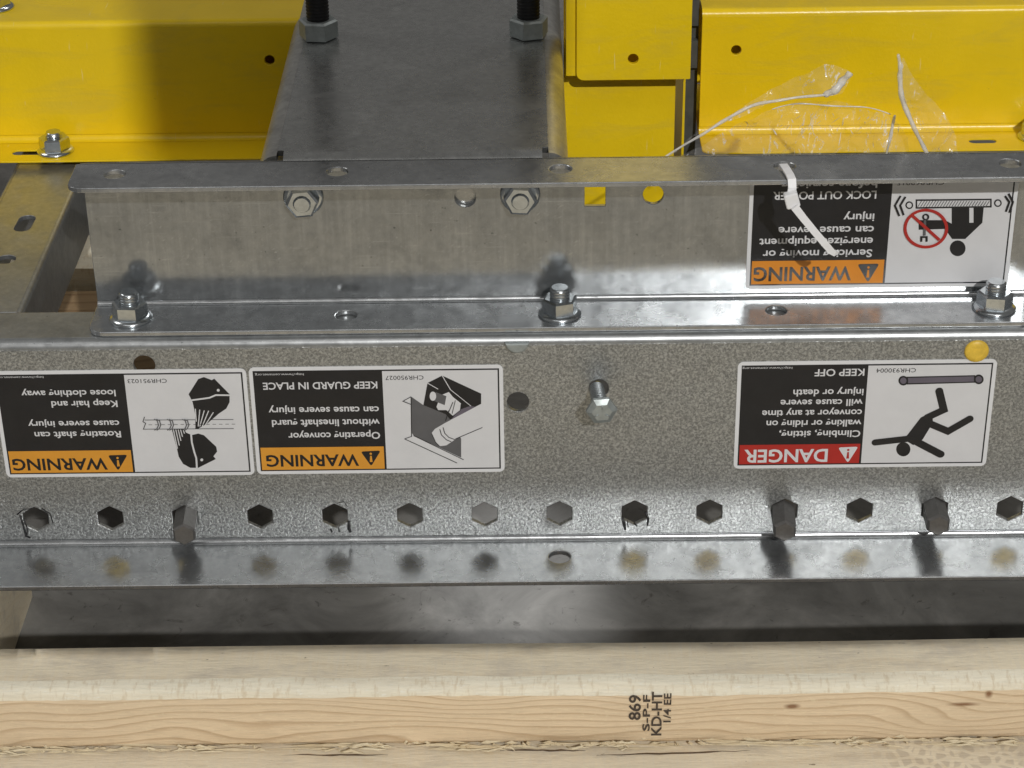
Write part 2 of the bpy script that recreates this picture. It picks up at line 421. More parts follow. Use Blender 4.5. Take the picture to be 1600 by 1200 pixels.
sheet(mb, [(XL, .17), (XR, .17), (XR, 1.24), (XL, 1.24)], [circ(-8.28, .74, .2), circ(.03, .74, .2), circ(8.4, .78, .2)], T, (0, 0, HL), X, Y, .012)
bend(mb, XL, XR, (.17, HL-.17), .17, .17-T, 180, 90, 10)
mb.build('top_flange', 'galv_dull', sc)
# the loose hex bolt in the web
mb = MB(); bx, bz = .77, 3.48
thread(mb, (bx, -.86, bz), (-.05, 1, .03), .15, .0, .9, .06)
hb = mb.build('hex_bolt', 'zinc', sc); hb['label'] = 'loose zinc hex bolt standing out of the web'
mb = MB(); hexprism(mb, (bx+.02, -.70, bz-.02), (.05, -1, -.03), .52, .20, .3, .09)
for a in (90, 210, 330):
    ca, sa = math.cos(math.radians(a)), math.sin(math.radians(a))
    mb.tube([(bx+.03+ca*.08, -.902, bz-.026+sa*.08), (bx+.03+ca*.17, -.902, bz-.026+sa*.17)], .012, 6)
mb.build('bolt_head', 'zinc_dull', hb)
mb = MB(); sheet(mb, [(a, min(b, 4.545)) for a, b in circ(-.80, 4.56, .23, 32) if b < 4.60], [], .12, (0, -.121, 0), X, Z, .035)
mb.build('bolt_head', 'zinc_dull', sc)['label'] = 'domed bolt head half hidden below the bracket flange'
mb = MB(); mb.lathe([(.235, -.06), (.235, .02), (.21, .05), (.12, .06)], (8.0, 0, 4.21), (0, -1, 0), 28)  # added disc stands in for the lit yellow surface behind the hole
mb.build('hole_disc', 'lit_disc', sc)['label'] = 'yellow disc in the round hole above the danger sticker, standing for a lit surface behind'

# ------------------------------------------------------------------ stickers
LABELS = {'L1': {'polys': [('k', [(1.271, 1.413), (1.166, 1.469), (1.038, 1.437), (0.931, 1.475), (0.711, 1.742), (0.701, 1.853), (0.783, 1.962), (0.74, 2.026), (1.105, 2.225), (1.263, 2.223), (1.397, 2.129), (1.468, 1.961), (1.484, 1.795), (1.546, 1.336), (1.311, 1.332)]), ('k', [(1.148, 0.547), (0.932, 0.212), (0.821, 0.17), (0.672, 0.24), (0.623, 0.208), (0.354, 0.557), (0.368, 0.736), (0.444, 0.879), (0.593, 0.986), (0.829, 1.2), (1.028, 1.325), (1.084, 1.324), (1.058, 1.016), (1.086, 0.727)]), ('w', [(0.991, 2.041), (0.994, 2.051), (0.998, 2.061), (1.005, 2.068), (1.014, 2.073), (1.023, 2.074), (1.031, 2.072), (1.039, 2.068), (1.044, 2.06), (1.048, 2.051), (1.048, 2.04), (1.046, 2.03), (1.041, 2.021), (1.034, 2.014), (1.026, 2.009), (1.017, 2.008), (1.008, 2.009), (1.001, 2.014), (0.995, 2.022), (0.992, 2.031)]), ('w', [(0.539, 0.466), (0.541, 0.476), (0.545, 0.484), (0.552, 0.492), (0.56, 0.496), (0.569, 0.497), (0.578, 0.496), (0.585, 0.491), (0.591, 0.484), (0.594, 0.475), (0.594, 0.465), (0.592, 0.455), (0.588, 0.446), (0.581, 0.439), (0.573, 0.435), (0.564, 0.433), (0.555, 0.435), (0.548, 0.44), (0.542, 0.447), (0.539, 0.456)])], 'lines': [('w', 0.035, [(1.179, 1.443), (1.18, 1.633), (1.152, 1.854), (1.124, 2.002), (1.132, 2.24)]), ('w', 0.035, [(1.144, 0.687), (0.751, 0.631), (0.622, 0.572), (0.343, 0.579)]), ('w', 0.019, [(1.515, 1.336), (1.476, 1.776)]), ('w', 0.019, [(1.468, 1.337), (1.432, 1.703)]), ('w', 0.019, [(1.421, 1.338), (1.391, 1.594)]), ('w', 0.019, [(1.374, 1.338), (1.351, 1.503)]), ('w', 0.019, [(1.327, 1.339), (1.304, 1.43)]), ('w', 0.019, [(1.045, 0.871), (1.051, 1.161)]), ('w', 0.019, [(0.96, 0.891), (1.023, 1.27)]), ('w', 0.019, [(0.874, 0.91), (0.992, 1.27)]), ('w', 0.019, [(0.79, 0.918), (0.945, 1.271)]), ('w', 0.019, [(0.7, 0.955), (0.879, 1.235)]), ('k', 0.013, [(2.057, 1.111), (1.066, 1.117)]), ('k', 0.013, [(0.76, 1.117), (0.323, 1.123)]), ('k', 0.013, [(2.109, 1.318), (0.332, 1.326)]), ('k', 0.016, [(2.05, 1.039), (2.092, 1.147), (2.042, 1.184), (2.099, 1.318)]), ('k', 0.01, [(1.989, 1.218), (1.92, 1.218)]), ('k', 0.01, [(1.864, 1.218), (1.795, 1.219)]), ('k', 0.01, [(1.739, 1.218), (1.67, 1.219)]), ('k', 0.01, [(1.613, 1.218), (1.545, 1.219)]), ('k', 0.01, [(1.488, 1.218), (1.419, 1.219)]), ('k', 0.01, [(1.363, 1.218), (1.294, 1.219)]), ('k', 0.01, [(1.238, 1.218), (1.169, 1.219)]), ('k', 0.01, [(1.113, 1.219), (1.044, 1.22)]), ('k', 0.01, [(0.988, 1.219), (0.919, 1.22)]), ('k', 0.01, [(0.862, 1.219), (0.794, 1.22)]), ('k', 0.01, [(0.737, 1.219), (0.668, 1.22)]), ('k', 0.01, [(0.612, 1.219), (0.543, 1.22)]), ('k', 0.01, [(0.487, 1.219), (0.418, 1.22)]), ('k', 0.01, [(0.362, 1.22), (0.293, 1.221)]), ('g', 0.022, [(1.867, 1.088), (1.808, 1.122), (1.792, 1.224), (1.831, 1.303), (1.885, 1.339)]), ('g', 0.022, [(1.823, 1.089), (1.764, 1.122), (1.749, 1.224), (1.788, 1.304), (1.841, 1.34)]), ('g', 0.022, [(1.617, 1.092), (1.558, 1.125), (1.542, 1.227), (1.581, 1.306), (1.634, 1.342)]), ('g', 0.022, [(1.574, 1.092), (1.514, 1.126), (1.499, 1.227), (1.537, 1.307), (1.591, 1.343)]), ('g', 0.022, [(1.321, 1.096), (1.261, 1.129), (1.245, 1.231), (1.284, 1.31), (1.337, 1.346)]), ('g', 0.022, [(1.277, 1.096), (1.218, 1.129), (1.201, 1.231), (1.24, 1.311), (1.293, 1.347)])], 'texts': [('Rotating shaft can', 2.552, 1.363, 1.695, 0.138, 'w'), ('cause severe injury', 2.56, 1.122, 1.781, 0.138, 'w'), ('Keep hair and', 2.549, 0.673, 1.285, 0.138, 'w'), ('loose clothing away', 2.56, 0.434, 1.828, 0.138, 'w'), ('http://www.cemanet.org', 3.915, 0.108, 0.909, 0.047, 'w'), ('WARNING', 2.892, 1.981, 1.873, 0.255, 'k'), ('CHR951023', 1.544, 0.2, 0.757, 0.087, 'k')], 'tri': [(2.862, 1.913), (2.472, 1.904), (2.694, 2.272)]}, 'L2': {'polys': [('k', [(1.462, 0.376), (1.172, 0.216), (0.43, 0.627), (0.435, 0.855), (1.041, 1.209), (1.133, 1.078), (1.558, 0.87)]), ('g', [(1.79, 0.675), (1.558, 0.87), (1.133, 1.078), (1.041, 1.209), (0.843, 1.641), (0.854, 2.075), (1.774, 1.554), (1.804, 1.498)]), ('w', [(1.953, 1.627), (1.774, 1.554), (0.807, 2.121), (0.938, 2.195)]), ('p', [(0.875, 0.989), (0.649, 0.9), (0.538, 0.92), (1.025, 1.202)]), ('w', [(1.418, 1.503), (1.351, 1.41), (1.155, 1.282), (0.435, 0.855), (0.42, 1.385), (0.94, 1.64), (1.137, 1.788), (1.267, 1.805), (1.344, 1.71)]), ('w', [(1.304, 0.91), (1.216, 0.654), (1.055, 0.582), (0.979, 0.693), (0.823, 0.842), (0.843, 0.99), (0.99, 1.117), (1.114, 0.986), (1.274, 0.984)]), ('g', [(1.309, 0.579), (1.105, 0.673), (1.143, 0.875), (1.379, 0.762)]), ('w', [(1.303, 0.671), (1.307, 0.702), (1.317, 0.731), (1.331, 0.754), (1.35, 0.768), (1.37, 0.773), (1.389, 0.767), (1.406, 0.753), (1.42, 0.73), (1.428, 0.701), (1.43, 0.669), (1.426, 0.637), (1.416, 0.609), (1.401, 0.586), (1.383, 0.572), (1.363, 0.567), (1.344, 0.573), (1.326, 0.587), (1.313, 0.61), (1.305, 0.639)])], 'lines': [('w', 0.016, [(1.172, 0.216), (1.022, 0.528)]), ('w', 0.016, [(1.462, 0.376), (1.26, 0.514)]), ('w', 0.013, [(1.022, 0.528), (0.634, 0.9)]), ('k', 0.016, [(1.953, 1.627), (0.938, 2.195)]), ('k', 0.016, [(1.774, 1.554), (0.807, 2.121)]), ('k', 0.016, [(1.79, 0.675), (1.813, 1.573), (1.953, 1.627)]), ('k', 0.016, [(1.79, 0.675), (1.952, 0.773), (1.796, 0.848)]), ('k', 0.016, [(0.42, 1.385), (0.956, 1.64)]), ('k', 0.016, [(1.255, 1.412), (1.227, 1.543), (1.134, 1.656), (1.038, 1.703)]), ('k', 0.016, [(1.19, 1.375), (1.161, 1.506), (1.084, 1.601), (0.957, 1.659)]), ('k', 0.013, [(1.418, 1.503), (1.344, 1.71), (1.267, 1.805)]), ('k', 0.016, [(1.067, 0.987), (1.137, 1.227)]), ('k', 0.016, [(0.982, 0.804), (1.068, 1.024)]), ('k', 0.013, [(0.823, 0.842), (0.843, 0.99), (0.99, 1.117)]), ('k', 0.013, [(0.933, 0.767), (1.005, 1.062)])], 'texts': [('Operating conveyor', 2.429, 1.469, 1.8, 0.149, 'w'), ('without lineshaft guard', 2.423, 1.174, 2.106, 0.149, 'w'), ('can cause severe injury', 2.426, 0.891, 2.148, 0.149, 'w'), ('KEEP GUARD IN PLACE', 2.433, 0.334, 2.214, 0.149, 'w'), ('http://www.cemanet.org', 3.841, 0.132, 0.94, 0.049, 'w'), ('WARNING', 2.872, 1.978, 1.826, 0.254, 'k'), ('CHR950027', 1.535, 0.21, 0.734, 0.09, 'k')], 'tri': [(2.826, 1.91), (2.431, 1.892), (2.635, 2.253)]}, 'L3': {'polys': [('k', [(1.518, 1.997), (1.521, 2.048), (1.537, 2.093), (1.565, 2.129), (1.603, 2.152), (1.646, 2.16), (1.69, 2.151), (1.731, 2.127), (1.765, 2.09), (1.788, 2.044), (1.799, 1.993), (1.796, 1.942), (1.779, 1.897), (1.751, 1.861), (1.714, 1.838), (1.671, 1.831), (1.627, 1.839), (1.586, 1.863), (1.552, 1.9), (1.529, 1.946)]), ('k', [(1.665, 1.771), (1.373, 1.274), (1.163, 1.158), (1.125, 1.392), (1.296, 1.775), (1.47, 1.902)]), ('k', [(1.719, 0.357), (0.399, 0.34), (0.383, 0.507), (1.705, 0.532)]), ('p', [(1.691, 0.382), (0.422, 0.365), (0.411, 0.482), (1.682, 0.503)]), ('k', [(1.683, 0.444), (1.685, 0.478), (1.696, 0.508), (1.715, 0.532), (1.74, 0.547), (1.769, 0.552), (1.799, 0.546), (1.826, 0.53), (1.849, 0.506), (1.864, 0.476), (1.872, 0.442), (1.87, 0.409), (1.858, 0.379), (1.839, 0.355), (1.814, 0.34), (1.786, 0.335), (1.756, 0.341), (1.729, 0.356), (1.706, 0.38), (1.69, 0.411)]), ('k', [(0.23, 0.434), (0.232, 0.468), (0.242, 0.498), (0.261, 0.521), (0.286, 0.537), (0.315, 0.541), (0.344, 0.536), (0.372, 0.52), (0.395, 0.496), (0.411, 0.465), (0.419, 0.432), (0.418, 0.398), (0.407, 0.368), (0.388, 0.344), (0.364, 0.329), (0.335, 0.325), (0.305, 0.33), (0.278, 0.346), (0.254, 0.37), (0.238, 0.401)]), ('p', [(1.716, 0.444), (1.717, 0.466), (1.724, 0.486), (1.737, 0.501), (1.753, 0.511), (1.772, 0.514), (1.791, 0.511), (1.809, 0.5), (1.824, 0.484), (1.834, 0.464), (1.839, 0.442), (1.838, 0.421), (1.83, 0.401), (1.818, 0.385), (1.802, 0.376), (1.783, 0.372), (1.763, 0.376), (1.745, 0.386), (1.731, 0.402), (1.72, 0.422)]), ('p', [(0.263, 0.434), (0.264, 0.456), (0.271, 0.475), (0.283, 0.491), (0.299, 0.501), (0.318, 0.504), (0.337, 0.5), (0.356, 0.49), (0.371, 0.474), (0.381, 0.454), (0.386, 0.432), (0.385, 0.41), (0.379, 0.391), (0.366, 0.375), (0.35, 0.365), (0.331, 0.362), (0.312, 0.366), (0.294, 0.376), (0.279, 0.392), (0.268, 0.412)])], 'lines': [('k', 0.151, [(1.245, 1.271), (0.941, 1.105), (1.065, 0.682)]), ('k', 0.151, [(1.216, 1.399), (0.815, 1.593), (0.418, 1.316)]), ('k', 0.158, [(1.48, 1.782), (0.917, 2.117)]), ('k', 0.143, [(2.22, 1.828), (1.574, 1.75)])], 'texts': [('Climbing, sitting,', 2.526, 1.552, 1.589, 0.146, 'w'), ('walking or riding on', 2.523, 1.311, 1.853, 0.146, 'w'), ('conveyor at any time', 2.528, 1.08, 1.942, 0.146, 'w'), ('will cause severe', 2.529, 0.846, 1.594, 0.146, 'w'), ('injury or death', 2.526, 0.621, 1.361, 0.146, 'w'), ('KEEP OFF', 2.539, 0.172, 0.958, 0.15, 'w'), ('DANGER', 3.137, 1.976, 1.644, 0.282, 'w'), ('http://www.cemanet.org', 3.933, 0.112, 0.96, 0.047, 'w'), ('CHR930004', 1.552, 0.171, 0.76, 0.09, 'k')], 'tri': [(2.943, 1.939), (2.546, 1.923), (2.729, 2.298)]}, 'L4': {'polys': [('k', [(0.89, 1.564), (0.892, 1.617), (0.91, 1.664), (0.94, 1.701), (0.981, 1.725), (1.028, 1.733), (1.076, 1.724), (1.121, 1.699), (1.158, 1.661), (1.184, 1.613), (1.196, 1.56), (1.193, 1.508), (1.176, 1.461), (1.145, 1.424), (1.105, 1.4), (1.058, 1.392), (1.01, 1.401), (0.965, 1.426), (0.928, 1.464), (0.902, 1.512)]), ('k', [(1.235, 0.692), (0.898, 0.696), (0.868, 1.02), (0.787, 1.021), (0.817, 0.697), (0.622, 0.7), (0.618, 1.023), (0.915, 1.364), (1.169, 1.361), (1.324, 1.145), (1.83, 1.157), (1.847, 0.951), (1.34, 0.958), (1.205, 1.034)]), ('k', [(1.939, 0.513), (0.488, 0.517), (0.47, 0.702), (1.923, 0.709)]), ('w', [(1.906, 0.547), (0.515, 0.55), (0.504, 0.668), (1.896, 0.676)]), ('k', [(1.976, 0.634), (1.978, 0.659), (1.987, 0.682), (2.002, 0.7), (2.022, 0.711), (2.044, 0.715), (2.067, 0.711), (2.089, 0.699), (2.107, 0.68), (2.119, 0.658), (2.125, 0.632), (2.123, 0.607), (2.114, 0.585), (2.099, 0.567), (2.079, 0.556), (2.057, 0.552), (2.034, 0.556), (2.012, 0.568), (1.994, 0.586), (1.982, 0.609)]), ('k', [(0.287, 0.612), (0.288, 0.637), (0.297, 0.66), (0.311, 0.677), (0.331, 0.689), (0.353, 0.692), (0.377, 0.688), (0.398, 0.676), (0.416, 0.658), (0.429, 0.635), (0.435, 0.61), (0.434, 0.585), (0.426, 0.562), (0.411, 0.545), (0.392, 0.533), (0.369, 0.53), (0.346, 0.534), (0.324, 0.546), (0.306, 0.564), (0.293, 0.587)]), ('w', [(2.003, 0.634), (2.004, 0.65), (2.01, 0.664), (2.02, 0.676), (2.032, 0.683), (2.046, 0.685), (2.061, 0.682), (2.075, 0.675), (2.086, 0.663), (2.094, 0.649), (2.098, 0.633), (2.097, 0.617), (2.091, 0.602), (2.081, 0.591), (2.069, 0.584), (2.055, 0.582), (2.04, 0.584), (2.026, 0.592), (2.015, 0.603), (2.007, 0.618)]), ('w', [(0.314, 0.612), (0.315, 0.628), (0.32, 0.642), (0.329, 0.653), (0.342, 0.66), (0.356, 0.663), (0.371, 0.66), (0.385, 0.653), (0.396, 0.641), (0.405, 0.626), (0.408, 0.61), (0.408, 0.594), (0.402, 0.58), (0.393, 0.569), (0.381, 0.562), (0.366, 0.559), (0.352, 0.562), (0.338, 0.569), (0.326, 0.581), (0.318, 0.596)])], 'lines': [('g', 0.014, [(1.886, 0.669), (1.822, 0.544)]), ('g', 0.014, [(1.832, 0.669), (1.768, 0.545)]), ('g', 0.014, [(1.778, 0.67), (1.715, 0.545)]), ('g', 0.014, [(1.725, 0.671), (1.661, 0.546)]), ('g', 0.014, [(1.671, 0.672), (1.607, 0.547)]), ('g', 0.014, [(1.617, 0.672), (1.553, 0.547)]), ('g', 0.014, [(1.563, 0.673), (1.499, 0.548)]), ('g', 0.014, [(1.509, 0.674), (1.446, 0.549)]), ('g', 0.014, [(1.455, 0.674), (1.392, 0.55)]), ('g', 0.014, [(1.401, 0.675), (1.338, 0.55)]), ('g', 0.014, [(1.347, 0.676), (1.284, 0.551)]), ('g', 0.014, [(1.293, 0.676), (1.23, 0.552)]), ('g', 0.014, [(1.239, 0.677), (1.177, 0.552)]), ('g', 0.014, [(1.186, 0.678), (1.123, 0.553)]), ('g', 0.014, [(1.132, 0.679), (1.069, 0.554)]), ('g', 0.014, [(1.078, 0.679), (1.015, 0.554)]), ('g', 0.014, [(1.024, 0.68), (0.961, 0.555)]), ('g', 0.014, [(0.97, 0.681), (0.907, 0.556)]), ('g', 0.014, [(0.916, 0.681), (0.854, 0.557)]), ('g', 0.014, [(0.862, 0.682), (0.8, 0.557)]), ('g', 0.014, [(0.808, 0.683), (0.746, 0.558)]), ('g', 0.014, [(0.754, 0.684), (0.692, 0.559)]), ('g', 0.014, [(0.701, 0.684), (0.638, 0.559)]), ('g', 0.014, [(0.647, 0.685), (0.585, 0.56)]), ('g', 0.014, [(0.593, 0.686), (0.531, 0.561)]), ('k', 0.039, [(2.139, 0.448), (2.226, 0.631), (2.143, 0.836)]), ('k', 0.039, [(2.234, 0.428), (2.327, 0.63), (2.226, 0.853)]), ('k', 0.039, [(0.243, 0.454), (0.146, 0.584), (0.192, 0.787)]), ('k', 0.039, [(0.18, 0.407), (0.078, 0.585), (0.123, 0.807)]), ('k', 0.032, [(1.667, 0.879), (1.668, 0.897), (1.674, 0.912), (1.684, 0.924), (1.698, 0.932), (1.713, 0.935), (1.729, 0.932), (1.744, 0.923), (1.756, 0.911), (1.764, 0.895), (1.768, 0.878), (1.767, 0.861), (1.761, 0.845), (1.751, 0.833), (1.738, 0.825), (1.722, 0.823), (1.706, 0.826), (1.692, 0.834), (1.679, 0.846), (1.671, 0.862), (1.667, 0.879)]), ('g', 0.049, [(1.729, 0.942), (1.713, 1.271)]), ('k', 0.039, [(1.76, 1.402), (1.768, 1.3), (1.666, 1.302), (1.658, 1.403)]), ('r', 0.06, [(1.298, 1.127), (1.298, 1.188), (1.307, 1.248), (1.326, 1.305), (1.355, 1.357), (1.391, 1.404), (1.436, 1.444), (1.487, 1.476), (1.543, 1.499), (1.603, 1.512), (1.666, 1.516), (1.729, 1.511), (1.791, 1.495), (1.851, 1.471), (1.908, 1.438), (1.959, 1.397), (2.003, 1.349), (2.04, 1.296), (2.068, 1.238), (2.088, 1.178), (2.097, 1.116), (2.097, 1.055), (2.087, 0.995), (2.068, 0.939), (2.039, 0.887), (2.002, 0.841), (1.958, 0.801), (1.907, 0.77), (1.851, 0.748), (1.792, 0.734), (1.73, 0.73), (1.667, 0.736), (1.605, 0.751), (1.546, 0.775), (1.49, 0.808), (1.439, 0.848), (1.394, 0.895), (1.357, 0.948), (1.328, 1.005), (1.308, 1.065), (1.298, 1.127)]), ('r', 0.06, [(1.984, 0.838), (1.416, 1.369)])], 'texts': [('Servicing moving or', 2.692, 1.566, 2.117, 0.16, 'w'), ('energized equipment', 2.692, 1.312, 2.19, 0.16, 'w'), ('can cause severe', 2.692, 1.067, 1.835, 0.16, 'w'), ('injury', 2.701, 0.806, 0.59, 0.16, 'w'), ('LOCK OUT POWER', 2.694, 0.325, 1.97, 0.16, 'w'), ('before servicing', 2.69, 0.099, 1.817, 0.16, 'w'), ('WARNING', 3.066, 1.932, 1.898, 0.288, 'k'), ('CHR960015', 1.42, 0.13, 0.9, 0.085, 'k')], 'tri': [(2.961, 1.879), (2.531, 1.873), (2.728, 2.284)]}}
def tri_fill(mb, pts, P, mi):
    """fill a simple polygon given in sticker coordinates"""
    from mathutils.geometry import tessellate_polygon
    tris = tessellate_polygon([[Vector((a, b, 0)) for a, b in pts]])
    vs = [P(a, b) for a, b in pts]
    out = []
    for t in tris:
        a, b, c = (vs[i] for i in t)
        out.append(t if (b-a).cross(c-a).y < 0 else t[::-1])
    mb.add(vs, out, mi)
def stroke(mb, pts, wd, P, mi):
    pts = [Vector(p) for p in pts]; n = len(pts); closed = (pts[0]-pts[-1]).length < 1e-6
    Lp, Rp = [], []
    for i, p in enumerate(pts):
        a = pts[i-1] if i else (pts[-2] if closed else None)
        b = pts[i+1] if i < n-1 else (pts[1] if closed else None)
        d1 = (p-a).normalized() if a is not None else None; d2 = (b-p).normalized() if b is not None else None
        d = ((d1 or d2) + (d2 or d1)).normalized(); nn = Vector((-d.y, d.x))
        ref = d2 or d1; k = 1/max(.45, nn.dot(Vector((-ref.y, ref.x))))
        Lp.append(p+nn*wd/2*k); Rp.append(p-nn*wd/2*k)
    if not closed and wd > .08:   # round ends for thick limbs
        def cap(p, d):
            a0 = math.atan2(d.y, d.x)
            return [p + Vector((math.cos(a0+t), math.sin(a0+t)))*wd/2 for t in [math.radians(q) for q in range(-75, 76, 15)]]
        e = cap(pts[-1], (pts[-1]-pts[-2]).normalized()); s = cap(pts[0], (pts[0]-pts[1]).normalized())
        loop = Rp + e + Lp[::-1] + s
        tri_fill(mb, [(p.x, p.y) for p in loop], P, mi); return
    for i in range(n-1):
        q = [P(*Lp[i]), P(*Rp[i]), P(*Rp[i+1]), P(*Lp[i+1])]
        f = (0, 1, 2, 3) if (q[1]-q[0]).cross(q[2]-q[0]).y < 0 else (3, 2, 1, 0)
        mb.add(q, [f], mi)
def text_mesh(s, offset=0.0):
    cd = bpy.data.curves.new('tmp', 'FONT'); cd.body = s; cd.size = 1; cd.offset = offset; cd.resolution_u = 3
    ob = bpy.data.objects.new('tmp', cd); COL.objects.link(ob); bpy.context.view_layer.update()
    me = bpy.data.meshes.new_from_object(ob.evaluated_get(bpy.context.evaluated_depsgraph_get()))
    vs = [v.co.xy.copy() for v in me.vertices]; fs = [tuple(p.vertices) for p in me.polygons]
    bpy.data.objects.remove(ob); bpy.data.curves.remove(cd); bpy.data.meshes.remove(me)
    x0 = min(v.x for v in vs); x1 = max(v.x for v in vs)
    return [((v.x-x0)/(x1-x0), v.y) for v in vs], fs
_h = text_mesh('H')[0]; CAP = max(v[1] for v in _h)
def text(mb, s, u0, v0, width, cap, P, mi, offset=.012):
    vs, fs = text_mesh(s, offset)
    W = [P(u0+a*width, v0+b*cap/CAP) for a, b in vs]
    out = []
    for f in fs:
        nrm = (W[f[1]]-W[f[0]]).cross(W[f[2]]-W[f[0]])
        out.append(f)
    mb.add(W, out, mi)
def sticker(parent, key, Xr, Zt, Yp, wdt, hgt, split, head, hmat, label, name, rot=0):
    D = LABELS[key]; cr_, sr_ = math.cos(math.radians(rot)), math.sin(math.radians(rot))
    def P_(d):
        return lambda u, v: Vector((Xr - u*cr_ - v*sr_, Yp - d, Zt - v*cr_ + u*sr_))
    mb = MB(); out = rrect(0, 0, wdt, hgt, .11, 5)
    a = [P_(.012)(u, v) for u, v in out]; b = [P_(.0005)(u, v) for u, v in out]; n = len(out)
    mb.add(a + b, [tuple(range(n))] + [(i, i+n, (i+1) % n+n, (i+1) % n) for i in range(n)])
    st = mb.build(name, 'w', parent); st['label'] = label
    def rect(nm, u0, v0, u1, v1, d, m):
        mb = MB(); P = P_(d); mb.add([P(u0, v0), P(u1, v0), P(u1, v1), P(u0, v1)], [(0, 1, 2, 3)]); return mb.build(nm, m, st)
    rect('black_panel', .075, .075, wdt-.075, hgt-.075, .016, 'k')
    rect('picture_panel', .105, .105, split-.02, hgt-.105, .020, 'wm')
    rect('heading_band', split+.02, head, wdt-.105, hgt-.105, .020, hmat)
    cols = ['w', 'k', 'g', 'p', 'r', 'o']; names = ['wm', 'k', 'g', 'p', 'r', hmat]
    mb = MB(); d = .024
    for c, pts in D['polys'][:]:
        tri_fill(mb, pts, P_(d), cols.index(c)); d += .0006
    for c, wd, pts in D['lines']:
        stroke(mb, pts, wd, P_(d), cols.index(c)); d += .0006
    mb.build('pictogram', names, st)
    mb = MB(); mh = MB()
    for s, u0, v0, wd, cap, c in D['texts']:
        if s in ('WARNING', 'DANGER'): text(mh, s, u0, v0, wd, cap, P_(.024), cols.index(c), .022)
        else: text(mb, s, u0, v0, wd, cap, P_(.024), cols.index(c), .018 if cap > .1 else 0)
    mb.build('lettering', names, st)
    # hazard triangle with exclamation mark
    t = [Vector(p) for p in D['tri']]; c = (t[0]+t[1]+t[2])/3
    pts = []
    for i in range(3):
        p, a, b = t[i], t[i-1], t[(i+1) % 3]
        pts += [p+(a-p)*.12, p+((a+b)/2-p)*.06, p+(b-p)*.12]
    dk = hmat != 'r'
    tri_fill(mh, [(p.x, p.y) for p in pts], P_(.024), 1 if dk else 0)
    ic = 5 if dk else 4
    cx, b0 = c.x, min(p.y for p in t); hh = max(p.y for p in t)-b0
    tri_fill(mh, [(cx-.028, b0+hh*.72), (cx-.016, b0+hh*.32), (cx+.016, b0+hh*.32), (cx+.028, b0+hh*.72)], P_(.028), ic)
    tri_fill(mh, [(cx+.025*math.cos(q*.524), b0+hh*.19+.025*math.sin(q*.524)) for q in range(12)], P_(.028), ic)
    mh.build('heading', names, st)
    return st
sticker(sc, 'L1', -6.03, 4.01, 0, 4.92, 2.41, 2.38, 1.80, 'o2', 'warning sticker showing two heads with hair wound on a rotating shaft', 'warning_sticker')
sticker(sc, 'L2', -1.08, 4.03, 0, 4.90, 2.42, 2.35, 1.80, 'o2', 'warning sticker showing an open lineshaft guard', 'warning_sticker')
sticker(sc, 'L3', 8.42, 4.03, 0, 4.98, 2.41, 2.49, 1.86, 'r', 'red headed danger sticker showing a person falling off a conveyor', 'danger_sticker')

# ------------------------------------------------------------------ upper bracket channel bolted on the side channel
YW = 1.334; YF = .16; HU = 4.74; HT = 7.767; T2 = .10
uc = thing('bracket_channel', 'smooth galvanised bracket channel with rounded corners bolted on top of the side channel', 'bracket', (0, 0.7, HL))
UL, UR = -9.03, 9.14
mb = MB()
sq = lambda x, z, a: [(x-a, z-a), (x+a, z-a), (x+a, z+a), (x-a, z+a)]
sheet(mb, [(UL, HU+.08), (UR, HU+.08), (UR, HT-.11), (UL, HT-.11)],
      [circ(-1.76, 6.95, .205), sq(.72, 6.93, .20), circ(1.83, 6.96, .20)], T2, (0, YW, 0), X, Z, .01)
mb.build('web', 'galv_streak', uc)
mb = MB()
sheet(mb, rrect(UL-.02, YF, UR+.03, YW-.08, (.34, .34, 0, 0)), [circ(-4.11, .76, .205), circ(4.22, .75, .205)], T2, (0, 0, HU), X, Y, .022)
bend(mb, UL, UR, (YW-.08, HU+.08), .08, .08+T2, 0, -90, 8)
mb.build('bottom_flange', 'galv', uc)
mb = MB()
sheet(mb, rrect(UL-.08, YF-.02, UR+.03, YW-.06, (.30, .30, 0, 0)), [circ(x, .78, .205) for x in (-8.29, -4.12, .05, 4.23, 8.44)], T2, (0, 0, HT), X, Y, .022)
bend(mb, UL, UR, (YW-.06, HT-.16), .06, .16, 0, 90, 8)
mb.build('top_flange', 'galv', uc)
for x, y, ph in ((-8.28, .72, .2), (.03, .70, .55), (8.42, .74, .1)):
    flange_nut(uc, (x, y, HU), Z, ph, .26)
for x, ph in ((-4.85, .35), (-.71, .2)):
    flange_nut(uc, (x, YW, 7.0), (0, -1, 0), ph, .10, .92)
sticker(uc, 'L4', 8.78, 7.32, YW, 5.11, 2.40, 2.42, 1.79, 'o', 'warning sticker showing a hand with a wrench crossed out under a moving conveyor', 'warning_sticker')

